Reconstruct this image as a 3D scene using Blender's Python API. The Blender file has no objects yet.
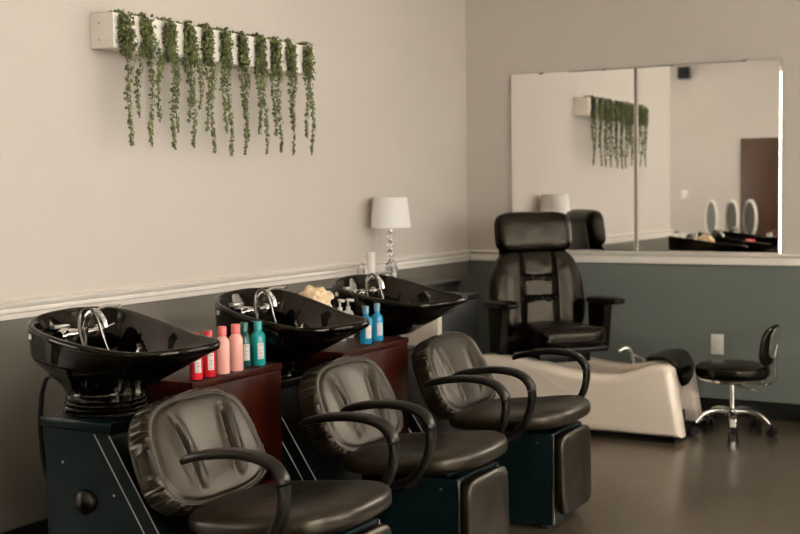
import bpy, bmesh, math, random
from math import pi, sin, cos, radians as R
from mathutils import Vector, Matrix, noise

random.seed(7)
SC = bpy.context.scene
COL = SC.collection

# ------------------------------------------------------------------ materials
def srgb(r, g, b):
    f = lambda c: (c/255/12.92) if c/255 <= .04045 else ((c/255+.055)/1.055)**2.4
    return (f(r), f(g), f(b), 1)

def mat(name, col, rough=.5, metal=0., noise_scale=0, noise_amt=.0, bump=0., bump_scale=60., spec=.5, coat=0., trans=0., ior=1.45, emit=None, emit_s=0, rough_var=0., stretch=(1, 1, 1)):
    m = bpy.data.materials.new(name)
    m.use_nodes = True
    nt = m.node_tree
    b = nt.nodes['Principled BSDF']
    b.inputs['Base Color'].default_value = col
    b.inputs['Roughness'].default_value = rough
    b.inputs['Metallic'].default_value = metal
    b.inputs['Specular IOR Level'].default_value = spec
    b.inputs['Coat Weight'].default_value = coat
    b.inputs['Coat Roughness'].default_value = .05
    b.inputs['Transmission Weight'].default_value = trans
    b.inputs['IOR'].default_value = ior
    if emit:
        b.inputs['Emission Color'].default_value = emit
        b.inputs['Emission Strength'].default_value = emit_s
    tc = nt.nodes.new('ShaderNodeTexCoord')
    mp = nt.nodes.new('ShaderNodeMapping')
    mp.inputs['Scale'].default_value = stretch
    nt.links.new(tc.outputs['Object'], mp.inputs['Vector'])
    if noise_amt:
        n = nt.nodes.new('ShaderNodeTexNoise')
        n.inputs['Scale'].default_value = noise_scale
        n.inputs['Detail'].default_value = 5
        nt.links.new(mp.outputs['Vector'], n.inputs['Vector'])
        r = nt.nodes.new('ShaderNodeValToRGB')
        r.color_ramp.elements[0].position = .3
        r.color_ramp.elements[1].position = .7
        r.color_ramp.elements[0].color = tuple(c*(1-noise_amt) for c in col[:3]) + (1,)
        r.color_ramp.elements[1].color = tuple(min(1, c*(1+noise_amt)) for c in col[:3]) + (1,)
        nt.links.new(n.outputs['Fac'], r.inputs['Fac'])
        nt.links.new(r.outputs['Color'], b.inputs['Base Color'])
        if rough_var:
            mr = nt.nodes.new('ShaderNodeMapRange')
            mr.inputs['To Min'].default_value = rough - rough_var
            mr.inputs['To Max'].default_value = rough + rough_var
            nt.links.new(n.outputs['Fac'], mr.inputs['Value'])
            nt.links.new(mr.outputs['Result'], b.inputs['Roughness'])
    if bump:
        n2 = nt.nodes.new('ShaderNodeTexNoise')
        n2.inputs['Scale'].default_value = bump_scale
        n2.inputs['Detail'].default_value = 3
        nt.links.new(mp.outputs['Vector'], n2.inputs['Vector'])
        bp = nt.nodes.new('ShaderNodeBump')
        bp.inputs['Strength'].default_value = bump
        bp.inputs['Distance'].default_value = .002
        nt.links.new(n2.outputs['Fac'], bp.inputs['Height'])
        nt.links.new(bp.outputs['Normal'], b.inputs['Normal'])
    return m

M = {}
M['wall'] = mat('beige_wall_paint', (.545, .490, .425, 1), .6, noise_scale=3, noise_amt=.015, bump=.06, bump_scale=180)
M['wall_back'] = M['wall']
M['wainscot_left'] = mat('warm_lit_wainscot_paint', (.165, .150, .118, 1), .45, noise_scale=3, noise_amt=.03, bump=.06, bump_scale=180)  # same wainscot paint, the left wall's warmer light put into its colour
M['wainscot'] = mat('grey_green_wall_paint', (.132, .146, .124, 1), .45, noise_scale=3, noise_amt=.03, bump=.06, bump_scale=180)
M['trim'] = mat('cream_trim_paint', (.86, .80, .71, 1), .4, noise_scale=8, noise_amt=.02)
M['ceiling'] = mat('ceiling_paint', (.56, .54, .50, 1), .7, noise_scale=6, noise_amt=.02)
M['base'] = mat('black_baseboard', (.006, .006, .005, 1), .35, noise_scale=10, noise_amt=.1)
M['leather'] = mat('black_vinyl_upholstery', (.0085, .0062, .0033, 1), .33, noise_scale=14, noise_amt=.2, bump=.04, bump_scale=160, spec=.50, rough_var=.04)
M['leather2'] = mat('black_pedicure_chair_leather', (.003, .0023, .0015, 1), .25, noise_scale=14, noise_amt=.2, bump=.04, bump_scale=160, spec=.27)
M['gloss'] = mat('black_glazed_ceramic', (.0015, .0013, .0011, 1), .03, noise_scale=4, noise_amt=.1, spec=.34)
M['plastic'] = mat('black_arm_plastic', (.004, .0036, .003, 1), .28, noise_scale=30, noise_amt=.1, bump=.04, bump_scale=300, spec=.30)
M['panel'] = mat('black_lacquer_reflection_tint', (.0025, .0065, .0060, 1), .30, noise_scale=20, noise_amt=.15, bump=.05, bump_scale=200, spec=.14)  # black lacquer, its greenish reflection put into the base colour
M['seat_panel'] = mat('black_lacquer_teal_sheen', (.0025, .0085, .0090, 1), .28, noise_scale=20, noise_amt=.15, bump=.03, bump_scale=200, spec=.2)  # glossy black box side, teal reflection painted into the base colour
M['rubber'] = mat('black_rubber', (.005, .005, .0045, 1), .45, noise_scale=30, noise_amt=.1, spec=.3)
M['hose'] = mat('gunmetal_hose', (.16, .15, .14, 1), .22, 1., noise_scale=80, noise_amt=.2)
M['chrome'] = mat('chrome', (.80, .78, .74, 1), .12, 1., noise_scale=30, noise_amt=.02)
M['steel'] = mat('brushed_steel_trim', (.55, .53, .50, 1), .3, 1., noise_scale=60, noise_amt=.08)
M['tub'] = mat('cream_acrylic', (.78, .67, .54, 1), .22, noise_scale=5, noise_amt=.015, coat=.3)
M['white'] = mat('white_plastic', (.78, .74, .67, 1), .4, noise_scale=20, noise_amt=.02)
M['shade'] = mat('white_fabric_lampshade', (.86, .83, .78, 1), .8, noise_scale=200, noise_amt=.02, bump=.1, bump_scale=400)
M['glass'] = mat('clear_crystal', (.95, .95, .93, 1), .03, trans=1., ior=1.5, noise_scale=5, noise_amt=.01)
M['frost'] = mat('translucent_white_plastic', (.85, .82, .76, 1), .35, trans=.4, noise_scale=5, noise_amt=.01)
M['blackbox'] = mat('matt_black_laminate', (.004, .004, .0035, 1), .35, noise_scale=20, noise_amt=.1, spec=.25)
M['cream_panel'] = mat('cream_laminate', (.46, .40, .33, 1), .35, noise_scale=6, noise_amt=.03)
M['brown_door'] = mat('brown_door_stain', (.070, .032, .017, 1), .4, noise_scale=3, noise_amt=.25, stretch=(6, 6, .5))
M['sponge'] = mat('tan_sponge_fibre', (.70, .52, .33, 1), .9, noise_scale=60, noise_amt=.3)
M['leaf'] = mat('green_leaf', (.120, .135, .030, 1), .5, noise_scale=60, noise_amt=.45)
M['leaf_dark'] = mat('dark_green_leaf', (.040, .050, .012, 1), .5, noise_scale=60, noise_amt=.4)
M['stem'] = mat('brown_green_stem', (.04, .04, .015, 1), .7, noise_scale=60, noise_amt=.2)
M['dish'] = mat('grey_smoked_disc', (.09, .085, .07, 1), .3, noise_scale=8, noise_amt=.1)

def mirror_mat():
    m = mat('silvered_mirror', (.93, .92, .90, 1), .012, 1., noise_scale=.5, noise_amt=.004)
    return m
M['mirror'] = mirror_mat()
for k in ('leather', 'leather2', 'gloss', 'plastic'):
    M[k].node_tree.nodes['Principled BSDF'].inputs['Specular Tint'].default_value = (1, .86, .66, 1)

def wood_mat():
    m = bpy.data.materials.new('red_brown_wood_veneer'); m.use_nodes = True
    nt = m.node_tree; b = nt.nodes['Principled BSDF']
    tc = nt.nodes.new('ShaderNodeTexCoord'); mp = nt.nodes.new('ShaderNodeMapping')
    mp.inputs['Scale'].default_value = (9, 9, .9)
    n = nt.nodes.new('ShaderNodeTexNoise'); n.inputs['Scale'].default_value = 3; n.inputs['Detail'].default_value = 6; n.inputs['Distortion'].default_value = .6
    r = nt.nodes.new('ShaderNodeValToRGB')
    r.color_ramp.elements[0].position = .3; r.color_ramp.elements[0].color = (.011, .0018, .0006, 1)
    r.color_ramp.elements[1].position = .75; r.color_ramp.elements[1].color = (.040, .0062, .0018, 1)
    nt.links.new(tc.outputs['Object'], mp.inputs['Vector']); nt.links.new(mp.outputs['Vector'], n.inputs['Vector'])
    nt.links.new(n.outputs['Fac'], r.inputs['Fac']); nt.links.new(r.outputs['Color'], b.inputs['Base Color'])
    b.inputs['Roughness'].default_value = .38; b.inputs['Specular IOR Level'].default_value = .10
    return m
M['wood'] = wood_mat()

def floor_mat():
    m = bpy.data.materials.new('polished_brown_concrete'); m.use_nodes = True
    nt = m.node_tree; b = nt.nodes['Principled BSDF']
    tc = nt.nodes.new('ShaderNodeTexCoord')
    n = nt.nodes.new('ShaderNodeTexNoise'); n.inputs['Scale'].default_value = 1.1; n.inputs['Detail'].default_value = 7; n.inputs['Roughness'].default_value = .62; n.inputs['Distortion'].default_value = .5
    r = nt.nodes.new('ShaderNodeValToRGB')
    r.color_ramp.elements[0].position = .32; r.color_ramp.elements[0].color = (.038, .028, .017, 1)
    r.color_ramp.elements[1].position = .70; r.color_ramp.elements[1].color = (.108, .084, .055, 1)
    e = r.color_ramp.elements.new(.5); e.color = (.076, .058, .036, 1)
    n2 = nt.nodes.new('ShaderNodeTexNoise'); n2.inputs['Scale'].default_value = 3; n2.inputs['Detail'].default_value = 6
    mr = nt.nodes.new('ShaderNodeMapRange'); mr.inputs['To Min'].default_value = .19; mr.inputs['To Max'].default_value = .30
    bp = nt.nodes.new('ShaderNodeBump'); bp.inputs['Strength'].default_value = .0; bp.inputs['Distance'].default_value = .003
    for k in (n, n2): nt.links.new(tc.outputs['Object'], k.inputs['Vector'])
    nt.links.new(n.outputs['Fac'], r.inputs['Fac']); nt.links.new(r.outputs['Color'], b.inputs['Base Color'])
    n3 = nt.nodes.new('ShaderNodeTexNoise'); n3.inputs['Scale'].default_value = 26; n3.inputs['Detail'].default_value = 9; n3.inputs['Roughness'].default_value = .7
    mp = nt.nodes.new('ShaderNodeMapping'); mp.inputs['Scale'].default_value = (.35, 1.2, 1); mp.inputs['Rotation'].default_value = (0, 0, .55)
    nt.links.new(tc.outputs['Object'], mp.inputs['Vector']); nt.links.new(mp.outputs['Vector'], n3.inputs['Vector'])
    mx = nt.nodes.new('ShaderNodeMix'); mx.data_type = 'RGBA'; mx.blend_type = 'MULTIPLY'; mx.inputs['Factor'].default_value = .55
    r3 = nt.nodes.new('ShaderNodeValToRGB'); r3.color_ramp.elements[0].position = .36; r3.color_ramp.elements[0].color = (.45, .45, .45, 1); r3.color_ramp.elements[1].position = .62; r3.color_ramp.elements[1].color = (1.35, 1.32, 1.25, 1)
    nt.links.new(n3.outputs['Fac'], r3.inputs['Fac']); nt.links.new(r.outputs['Color'], mx.inputs[6]); nt.links.new(r3.outputs['Color'], mx.inputs[7]); nt.links.new(mx.outputs[2], b.inputs['Base Color'])
    nt.links.new(n2.outputs['Fac'], mr.inputs['Value']); nt.links.new(mr.outputs['Result'], b.inputs['Roughness'])
    nt.links.new(n2.outputs['Fac'], bp.inputs['Height']); nt.links.new(bp.outputs['Normal'], b.inputs['Normal'])
    return m
M['floor'] = floor_mat()

# ------------------------------------------------------------------ helpers
def obj(name, bm, m, parent=None, smooth=True, angle=40, label=None):
    bmesh.ops.recalc_face_normals(bm, faces=bm.faces)
    me = bpy.data.meshes.new(name)
    if smooth:
        lim = R(angle)
        for e in bm.edges:
            if len(e.link_faces) == 2 and e.calc_face_angle(0) > lim: e.smooth = False
        for f in bm.faces: f.smooth = True
    bm.to_mesh(me); bm.free()
    ms = m if isinstance(m, (list, tuple)) else [m]
    for k in ms: me.materials.append(k)
    o = bpy.data.objects.new(name, me); COL.objects.link(o)
    if parent is not None:
        o.parent = parent
        o.matrix_parent_inverse = Matrix.Identity(4)
    if label: o['label'] = label
    return o

def tag(o, label, cat, group=None, kind=None):
    if label: o['label'] = label
    if cat: o['category'] = cat
    if group: o['group'] = group
    if kind: o['kind'] = kind
    return o

def thing(name, label, cat, loc=(0, 0, 0), rz=0, group=None):
    o = bpy.data.objects.new(name, None); COL.objects.link(o)
    o.empty_display_size = .05
    o.location = loc; o.rotation_euler = (0, 0, rz)
    return tag(o, label, cat, group)

def struct(name, bm, m, smooth=False):
    o = obj(name, bm, m, None, smooth); o['kind'] = 'structure'; return o

def copy_tree(o, parent=None):
    c = o.copy(); COL.objects.link(c)
    if parent is not None: c.parent = parent
    for ch in list(o.children): copy_tree(ch, c)
    return c

def NB(): return bmesh.new()

def box(bm, x0, x1, y0, y1, z0, z1, bev=0, seg=3, mi=0, mtx=None):
    g = bmesh.ops.create_cube(bm, size=1)
    vs = g['verts']
    for v in vs:
        v.co = Vector(((x0+x1)/2+v.co.x*(x1-x0), (y0+y1)/2+v.co.y*(y1-y0), (z0+z1)/2+v.co.z*(z1-z0)))
    fs = set(f for v in vs for f in v.link_faces)
    for f in fs: f.material_index = mi
    if bev:
        es = list(set(e for v in vs for e in v.link_edges))
        r = bmesh.ops.bevel(bm, geom=es, offset=bev, segments=seg, profile=.5, affect='EDGES')
        vs = list(set(v for f in r['faces'] for v in f.verts) | set(v for v in vs if v.is_valid))
    if mtx is not None:
        for v in vs: v.co = mtx @ v.co
    return vs

def prism(bm, pts, axis, a, b, bev=0, seg=3):
    """extrude a 2D outline. axis 'y': pts are (x,z); 'x': pts (y,z); 'z': pts (x,y)"""
    def P(p, t):
        return {'y': (p[0], t, p[1]), 'x': (t, p[0], p[1]), 'z': (p[0], p[1], t)}[axis]
    A = [bm.verts.new(P(p, a)) for p in pts]; B = [bm.verts.new(P(p, b)) for p in pts]
    fs = [bm.faces.new(A), bm.faces.new(B[::-1])]
    n = len(pts)
    for i in range(n):
        fs.append(bm.faces.new((A[i], B[i], B[(i+1) % n], A[(i+1) % n])))
    if bev:
        es = list(set(list(fs[0].edges)+list(fs[1].edges)))
        bmesh.ops.bevel(bm, geom=es, offset=bev, segments=seg, profile=.5, affect='EDGES')

def slab(bm, pts, y0, y1, rad, seg=6):
    """outline (x, z) extruded along y with a round-over made by insetting the outline"""
    n = len(pts); P = [Vector((p[0], 0, p[1])) for p in pts]
    area2 = sum(P[i].x*P[(i+1) % n].z-P[(i+1) % n].x*P[i].z for i in range(n))
    nr = []
    for i in range(n):
        e1 = (P[i]-P[i-1]).normalized(); e2 = (P[(i+1) % n]-P[i]).normalized()
        a = Vector((-e1.z, 0, e1.x)); b = Vector((-e2.z, 0, e2.x)); m = a+b
        m = m*2/max(.9, m.length_squared)
        nr.append(m if area2 > 0 else -m)
    def ring(y, d): return [P[i]+nr[i]*d+Vector((0, y, 0)) for i in range(n)]
    rs = []
    for k in range(seg+1):
        a = k/seg*pi/2
        rs.append(ring(y0+rad*(1-cos(a)), rad*(1-sin(a))))
    for k in range(seg, -1, -1):
        a = k/seg*pi/2
        rs.append(ring(y1-rad*(1-cos(a)), rad*(1-sin(a))))
    loft(bm, rs, True, True, True)

def loft(bm, rings, close=True, cap0=False, cap1=False):
    rs = [[bm.verts.new(p) for p in r] for r in rings]
    n = len(rs[0])
    for a, b in zip(rs, rs[1:]):
        for i in range(n if close else n-1):
            j = (i+1) % n
            bm.faces.new((a[i], a[j], b[j], b[i]))
    if cap0: bm.faces.new(rs[0][::-1])
    if cap1: bm.faces.new(rs[-1])
    return rs

def lathe(bm, prof, seg=32, c=(0, 0, 0), mtx=None):
    rings = []
    for r, z in prof:
        r = max(r, 1e-4)
        rings.append([Vector((c[0]+r*cos(2*pi*i/seg), c[1]+r*sin(2*pi*i/seg), c[2]+z)) for i in range(seg)])
    if mtx is not None: rings = [[mtx @ p for p in r] for r in rings]
    loft(bm, rings, True, True, True)

def smooth_path(pts, n=8, closed=False):
    P = [Vector(p) for p in pts]; out = []
    N = len(P)
    rng = range(N) if closed else range(N-1)
    for i in rng:
        if closed: p0, p1, p2, p3 = P[i-1], P[i], P[(i+1) % N], P[(i+2) % N]
        else: p0, p1, p2, p3 = P[max(i-1, 0)], P[i], P[i+1], P[min(i+2, N-1)]
        for k in range(n):
            t = k/n
            out.append(.5*((2*p1)+(p2-p0)*t+(2*p0-5*p1+4*p2-p3)*t*t+(3*p1-p0-3*p2+p3)*t**3))
    if not closed: out.append(P[-1])
    return out

def tube(bm, pts, r, seg=10, closed=False, w=None, up=None, taper=None):
    """sweep; r radius (or half height), w half width for flattened sections"""
    P = [Vector(p) for p in pts]; N = len(P); rings = []
    prev = None
    for i in range(N):
        if closed: t = (P[(i+1) % N]-P[i-1]).normalized()
        else: t = (P[min(i+1, N-1)]-P[max(i-1, 0)]).normalized()
        if up is not None:
            b = Vector(up); b = (b-t*b.dot(t)).normalized()
        elif prev is None:
            b = t.orthogonal().normalized()
        else:
            b = (prev-t*prev.dot(t)).normalized()
        prev = b
        n = t.cross(b)
        k = taper(i/(N-1)) if taper else 1
        ww = (w if w else r)*k; rr = r*k
        ring = []
        for j in range(seg):
            a = 2*pi*j/seg
            e = 1 if not w else .6
            ca = math.copysign(abs(cos(a))**e, cos(a)); sa = math.copysign(abs(sin(a))**e, sin(a))
            ring.append(P[i]+b*ca*ww+n*sa*rr)
        rings.append(ring)
    if closed: rings.append(rings[0])
    if closed:
        rs = [[bm.verts.new(p) for p in r] for r in rings[:-1]]; rs.append(rs[0])
        for a, b in zip(rs, rs[1:]):
            for i in range(seg):
                j = (i+1) % seg; bm.faces.new((a[i], a[j], b[j], b[i]))
    else:
        loft(bm, rings, True, True, True)

def cushion(bm, a, b, hf, hb, mtx, n=3.5, mexp=3.2, nr=22, ns=96, disp=None, outline=None):
    """pillow: u in [-a,a], v in [-b,b], front height hf, back hb. disp(u,v,front,edge)->(du,dv,dw)"""
    def out(th):
        if outline: return outline(th)
        c, s = cos(th), sin(th)
        return (math.copysign(abs(c)**(2/n), c)*a, math.copysign(abs(s)**(2/n), s)*b)
    O = [out(2*pi*i/ns) for i in range(ns)]
    rings = []
    for side in (1, -1):
        H = hf if side > 0 else hb
        ks = range(1, nr+1) if side > 0 else range(nr-1, 0, -1)
        for k in ks:
            # dense near the edge
            ph = (k/nr)
            s = 1-(1-ph)**1.0
            ang = ph*pi/2
            sc = sin(ang)**(1.0)
            h = (1-sc**mexp)**(1/mexp)*H if sc < 1 else 0
            ring = []
            for i, (u, v) in enumerate(O):
                du = dv = dw = 0
                if disp: du, dv, dw = disp(u*sc, v*sc, side, sc, 2*pi*i/ns)
                ring.append(mtx @ Vector((u*sc+du, v*sc+dv, side*h+dw)))
            rings.append(ring)
    c0 = mtx @ Vector((0, 0, hf+(disp(0, 0, 1, 0, 0)[2] if disp else 0)))
    c1 = mtx @ Vector((0, 0, -hb))
    rs = loft(bm, rings)
    v0 = bm.verts.new(c0); v1 = bm.verts.new(c1)
    for i in range(ns):
        bm.faces.new((v0, rs[0][i], rs[0][(i+1) % ns]))
        bm.faces.new((v1, rs[-1][(i+1) % ns], rs[-1][i]))

def frame(origin, xa, ya, za):
    m = Matrix.Identity(4)
    for i, ax in enumerate((xa, ya, za)):
        ax = Vector(ax).normalized()
        for j in range(3): m[j][i] = ax[j]
    for j in range(3): m[j][3] = origin[j]
    return m

def gauss(x, s): return math.exp(-(x/s)**2)
def sstep(a, b, x):
    t = min(1, max(0, (x-a)/(b-a))); return t*t*(3-2*t)

# ------------------------------------------------------------------ camera
cx, cy, yaw, pit, rol, foc = 3.3472, 6.8528, .5107, .0627, -.0135, 1206.965
fw = Vector((-sin(yaw)*cos(pit), cos(yaw)*cos(pit), -sin(pit)))
rt = Vector((cos(yaw), sin(yaw), 0)); up = rt.cross(fw)
r2 = rt*cos(rol)+up*sin(rol); u2 = -rt*sin(rol)+up*cos(rol)
cam = bpy.data.cameras.new('camera'); co = bpy.data.objects.new('camera', cam); COL.objects.link(co)
mw = frame((cx, -cy, 1.30), r2, u2, -fw)
co.matrix_world = mw
cam.sensor_width = 36; cam.lens = foc/800*36
cam.clip_start = .05
cam.dof.use_dof = True; cam.dof.focus_distance = 4.0; cam.dof.aperture_fstop = 4.0
SC.camera = co

# ------------------------------------------------------------------ room shell
XR, YF, YC, H, XA = 6.4, -10.5, -4.40, 3.4, -3.4     # right wall, front wall, left-wall outer corner, ceiling, alcove
SPLIT = .862

def wall_xz(name, y0, y1, x0, x1, holes=()):
    bm = NB()
    box(bm, x0, x1, y0, y1, 0, SPLIT, mi=1)
    box(bm, x0, x1, y0, y1, SPLIT, H, mi=0)
    return struct(name, bm, [M['wall'], M['wainscot_left' if name == 'wall_left' else 'wainscot']])

wall_xz('wall_left', YC, 0, -.14, 0)
BX0, BX1, BZ0, BZ1 = 2.95, 5.75, .95, 2.80  # added out-of-view window, put in for the sheen on the chair backs
bm = NB()
for a, b, c, d, mi in ((-.14, BX0, 0, SPLIT, 1), (BX0, BX1, 0, SPLIT, 1), (BX1, XR+.14, 0, SPLIT, 1), (-.14, BX0, SPLIT, H, 0), (BX1, XR+.14, SPLIT, H, 0), (BX0, BX1, SPLIT, BZ0, 0), (BX0, BX1, BZ1, H, 0)):
    box(bm, a, b, 0, .14, c, d, mi=mi)
struct('wall_back', bm, [M['wall'], M['wainscot']])
bm = NB()
for k in range(4):
    x = BX0+.03+(BX1-BX0-.06)*k/3; box(bm, x-.03, x+.03, .03, .09, BZ0, BZ1)
for z in (BZ0+.03, BZ1-.03): box(bm, BX0, BX1, .03, .09, z-.03, z+.03)
o = struct('window_3', bm, M['trim'])
bm = NB(); box(bm, BX0+.04, BX1-.04, .055, .061, BZ0+.04, BZ1-.04)
obj('pane', bm, mat('window_glass_3', (1, 1, 1, 1), .0, trans=1., ior=1.02, noise_scale=5, noise_amt=.001), o, False)
bm = NB()
AY0, AY1, AZ0, AZ1 = -9.1, -6.1, .7, 2.7  # added unseen alcove window, put in to brighten the front wall
for a, b, c, d, mi in ((YF, AY0, 0, SPLIT, 1), (AY1, YC-.14, 0, SPLIT, 1), (YF, AY0, SPLIT, H, 0), (AY1, YC-.14, SPLIT, H, 0), (AY0, AY1, 0, AZ0, 1), (AY0, AY1, AZ1, H, 0)):
    box(bm, XA-.14, XA, a, b, c, d, mi=mi)
struct('wall_alcove', bm, [M['wall'], M['wainscot']])
bm = NB()
for k in range(4):
    y = AY0+.03+(AY1-AY0-.06)*k/3; box(bm, XA-.09, XA-.03, y-.03, y+.03, AZ0, AZ1)
for z in (AZ0+.03, AZ1-.03): box(bm, XA-.09, XA-.03, AY0, AY1, z-.03, z+.03)
o = struct('window_4', bm, M['trim'])
bm = NB(); box(bm, XA-.061, XA-.055, AY0+.04, AY1-.04, AZ0+.04, AZ1-.04)
obj('pane', bm, mat('window_glass_4', (1, 1, 1, 1), .0, trans=1., ior=1.02, noise_scale=5, noise_amt=.001), o, False)
bm = NB(); box(bm, XA-.14, -.14, YC-.14, YC, 0, H); struct('wall_return', bm, M['wall'])
bm = NB(); box(bm, XA-.14, XR+.14, YF-.14, YF, 0, H); struct('wall_front', bm, M['wall'])
# right wall with two large window openings
wins = [(-8.6, -5.4), (-4.2, -1.2)]
WZ0, WZ1 = .45, 2.75
bm = NB()
ys = [YF, wins[0][0], wins[0][1], wins[1][0], wins[1][1], 0]
for a, b in ((0, 1), (2, 3), (4, 5)):
    box(bm, XR, XR+.14, ys[a], ys[b], 0, H)
for w in wins:
    box(bm, XR, XR+.14, w[0], w[1], 0, WZ0); box(bm, XR, XR+.14, w[0], w[1], WZ1, H)
struct('wall_right', bm, M['wall'])
bm = NB(); box(bm, XA-.14, XR+.14, YF-.14, .14, -.1, 0); struct('floor', bm, M['floor'])
bm = NB(); box(bm, XA-.14, XR+.14, YF-.14, .14, H, H+.1); struct('ceiling', bm, M['ceiling'])
for i, w in enumerate(wins):
    bm = NB()
    n = 3
    for k in range(n+1):
        yy = w[0]+(w[1]-w[0])*k/n
        yy = min(max(yy, w[0]+.03), w[1]-.03)
        box(bm, XR+.03, XR+.09, yy-.03, yy+.03, WZ0, WZ1)
    for z in (WZ0+.03, WZ1-.03): box(bm, XR+.03, XR+.09, w[0], w[1], z-.03, z+.03)
    o = struct('window_%d' % (i+1), bm, M['trim'])
    bm = NB(); box(bm, XR+.055, XR+.061, w[0]+.04, w[1]-.04, WZ0+.04, WZ1-.04)
    g = mat('window_glass_%d' % (i+1), (1, 1, 1, 1), .0, trans=1., ior=1.02, noise_scale=5, noise_amt=.001)
    obj('pane', bm, g, o, False)

# baseboards
def bb(name, x0, x1, y0, y1):
    bm = NB(); box(bm, x0, x1, y0, y1, 0, .096, bev=.004, seg=2); struct(name, bm, M['base'], True)
bb('baseboard_left', 0, .016, YC, 0)
bb('baseboard_back', .016, XR, -.016, 0)
bb('baseboard_front', XA, XR, YF, YF+.016)
bb('baseboard_return', XA, 0, YC-.156, YC-.14)

# chair rail profile (depth, z)
RP = [(0, .858), (.012, .858), (.014, .878), (.020, .883), (.020, .893), (.016, .897), (.022, .902), (.030, .912), (.032, .921), (0, .925)]
bm = NB(); prism(bm, RP, 'y', YC, 0); struct('trim_1', bm, M['trim'], True)
bm = NB()
RB = [(0, .858), (-.014, .858), (-.020, .864), (-.020, .900), (-.026, .906), (-.034, .914), (-.034, .922), (0, .924)]
prism(bm, RB, 'x', .03, XR); struct('trim_2', bm, M['trim'], True)

# ------------------------------------------------------------------ wall mirror: two bevelled panels
def mirror_panel(x0, x1, z0, z1, label, tilt=(0, 0)):
    t = thing('wall_mirror', label, 'mirror', ((x0+x1)/2, -.0185, z0), 0, None)
    w = (x1-x0)/2; h = z1-z0; b = .011
    bm = NB()
    o = [(-w, 0), (w, 0), (w, h), (-w, h)]
    i = [(-w+b, b), (w-b, b), (w-b, h-b), (-w+b, h-b)]
    F = [bm.verts.new((p[0], -.0066, p[1])) for p in i]
    E = [bm.verts.new((p[0], -.002, p[1])) for p in o]
    B = [bm.verts.new((p[0], .004, p[1])) for p in o]
    bm.faces.new(F)
    for k in range(4):
        j = (k+1) % 4
        bm.faces.new((F[k], E[k], E[j], F[j])); bm.faces.new((E[k], B[k], B[j], E[j]))
    bm.faces.new(B[::-1])
    obj('mirror_glass', bm, M['mirror'], t, False)
    bm = NB(); box(bm, -w+.006, w-.006, .0045, .0155, .006, h-.006)
    obj('mirror_backing', bm, M['blackbox'], t, False)
    for sx in (-.5, .5):
        bm = NB(); box(bm, sx*w-.012, sx*w+.012, -.010, .002, h-.012, h+.006, bev=.002, seg=2)
        obj('mirror_clip', bm, M['glass'], t)
    t.rotation_euler = (tilt[0], 0, tilt[1])
    return t
TILT = (-.0021, 0.0000)
mirror_panel(.315, 1.105, .926, 2.003, 'left half of the tall frameless wall mirror, behind the high-backed pedicure chair', TILT)
mirror_panel(1.109, 1.930, .926, 2.003, 'right half of the tall frameless wall mirror, above the rolling stool', TILT)

# outlet on back wall
t = thing('wall_outlet', 'cream electrical outlet plate on the grey-green back wall left of the stool backrest', 'outlet', (1.577, -.0005, .405))
bm = NB(); box(bm, -.036, .036, -.006, 0, -.058, .058, bev=.002, seg=2); obj('cover_plate', bm, M['white'], t)
for z in (.024, -.024):
    bm = NB(); box(bm, -.017, .017, -.009, -.0061, z-.014, z+.014, bev=.001, seg=2); obj('socket', bm, M['white'], t)

# ------------------------------------------------------------------ planter shelf and vines
t = thing('wall_planter', 'long white wall-mounted planter box holding the trailing green plants', 'planter', (0, -2.608, 1.866))
L = .70
bm = NB()
box(bm, .001, .012, -L, L, 0, .134); box(bm, .103, .115, -L, L, 0, .134)
box(bm, .012, .103, -L, -L+.012, 0, .134); box(bm, .012, .103, L-.012, L, 0, .134)
box(bm, .012, .103, -L+.012, L-.012, 0, .012)
obj('planter_box', bm, M['trim'], t, False)
for z in (.035, .098):
    bm = NB(); lathe(bm, [(.0, 0), (.006, 0), (.006, .002), (.003, .004), (0, .004)], 16, mtx=frame((.045, -L-.0001, z), (1, 0, 0), (0, 0, 1), (0, -1, 0)))
    obj('screw', bm, M['steel'], t)

vy = [-3.256, -3.129, -2.995, -2.868, -2.748, -2.624, -2.501, -2.369, -2.252, -2.13, -1.983]
#   (dy, bottom z) of the hanging strands of each plant
vs = [[(.01, 1.493), (.065, 1.60)], [(.01, 1.496), (.06, 1.59)], [(.01, 1.488), (.035, 1.56)], [(.01, 1.50), (.055, 1.66), (-.015, 1.60)],
      [(-.015, 1.57), (.02, 1.477)], [(-.02, 1.56), (.015, 1.466)], [(.0, 1.469), (.015, 1.53)], [(-.02, 1.56), (.025, 1.478)],
      [(-.02, 1.56), (.02, 1.49)], [(.0, 1.481), (.015, 1.62)], [(-.02, 1.56), (.02, 1.478)]]
place = ['nearest in the row, at the screwed end of the planter', 'second from the near end of the planter', 'third from the near end of the planter',
         'fourth from the near end of the planter', 'fifth from the near end of the planter', 'in the middle of the row of eleven', 'seventh from the near end of the planter',
         'fourth from the far end of the planter', 'third from the far end of the planter', 'second from the far end of the planter', 'last in the row, at the far end of the planter']
look = ['bushy', 'bushy', 'dense', 'two-tailed', 'thin-tailed', 'slender', 'single-tailed', 'fork-tailed', 'fork-tailed', 'straight-hanging', 'small thin']

def leaf(bm, p, n, r, mi):
    n = n.normalized(); a = n.orthogonal().normalized()
    a = Matrix.Rotation(random.uniform(0, 2*pi), 3, n) @ a; b = n.cross(a)
    c = bm.verts.new(p+n*r*.35); d = bm.verts.new(p-n*r*.25)
    k = 5
    ring = [bm.verts.new(p+(a*cos(2*pi*i/k)*1.15+b*sin(2*pi*i/k)*.85)*r) for i in range(k)]
    for i in range(k):
        j = (i+1) % k
        f = bm.faces.new((c, ring[i], ring[j])); f.material_index = mi
        f = bm.faces.new((d, ring[j], ring[i])); f.material_index = mi

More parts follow.
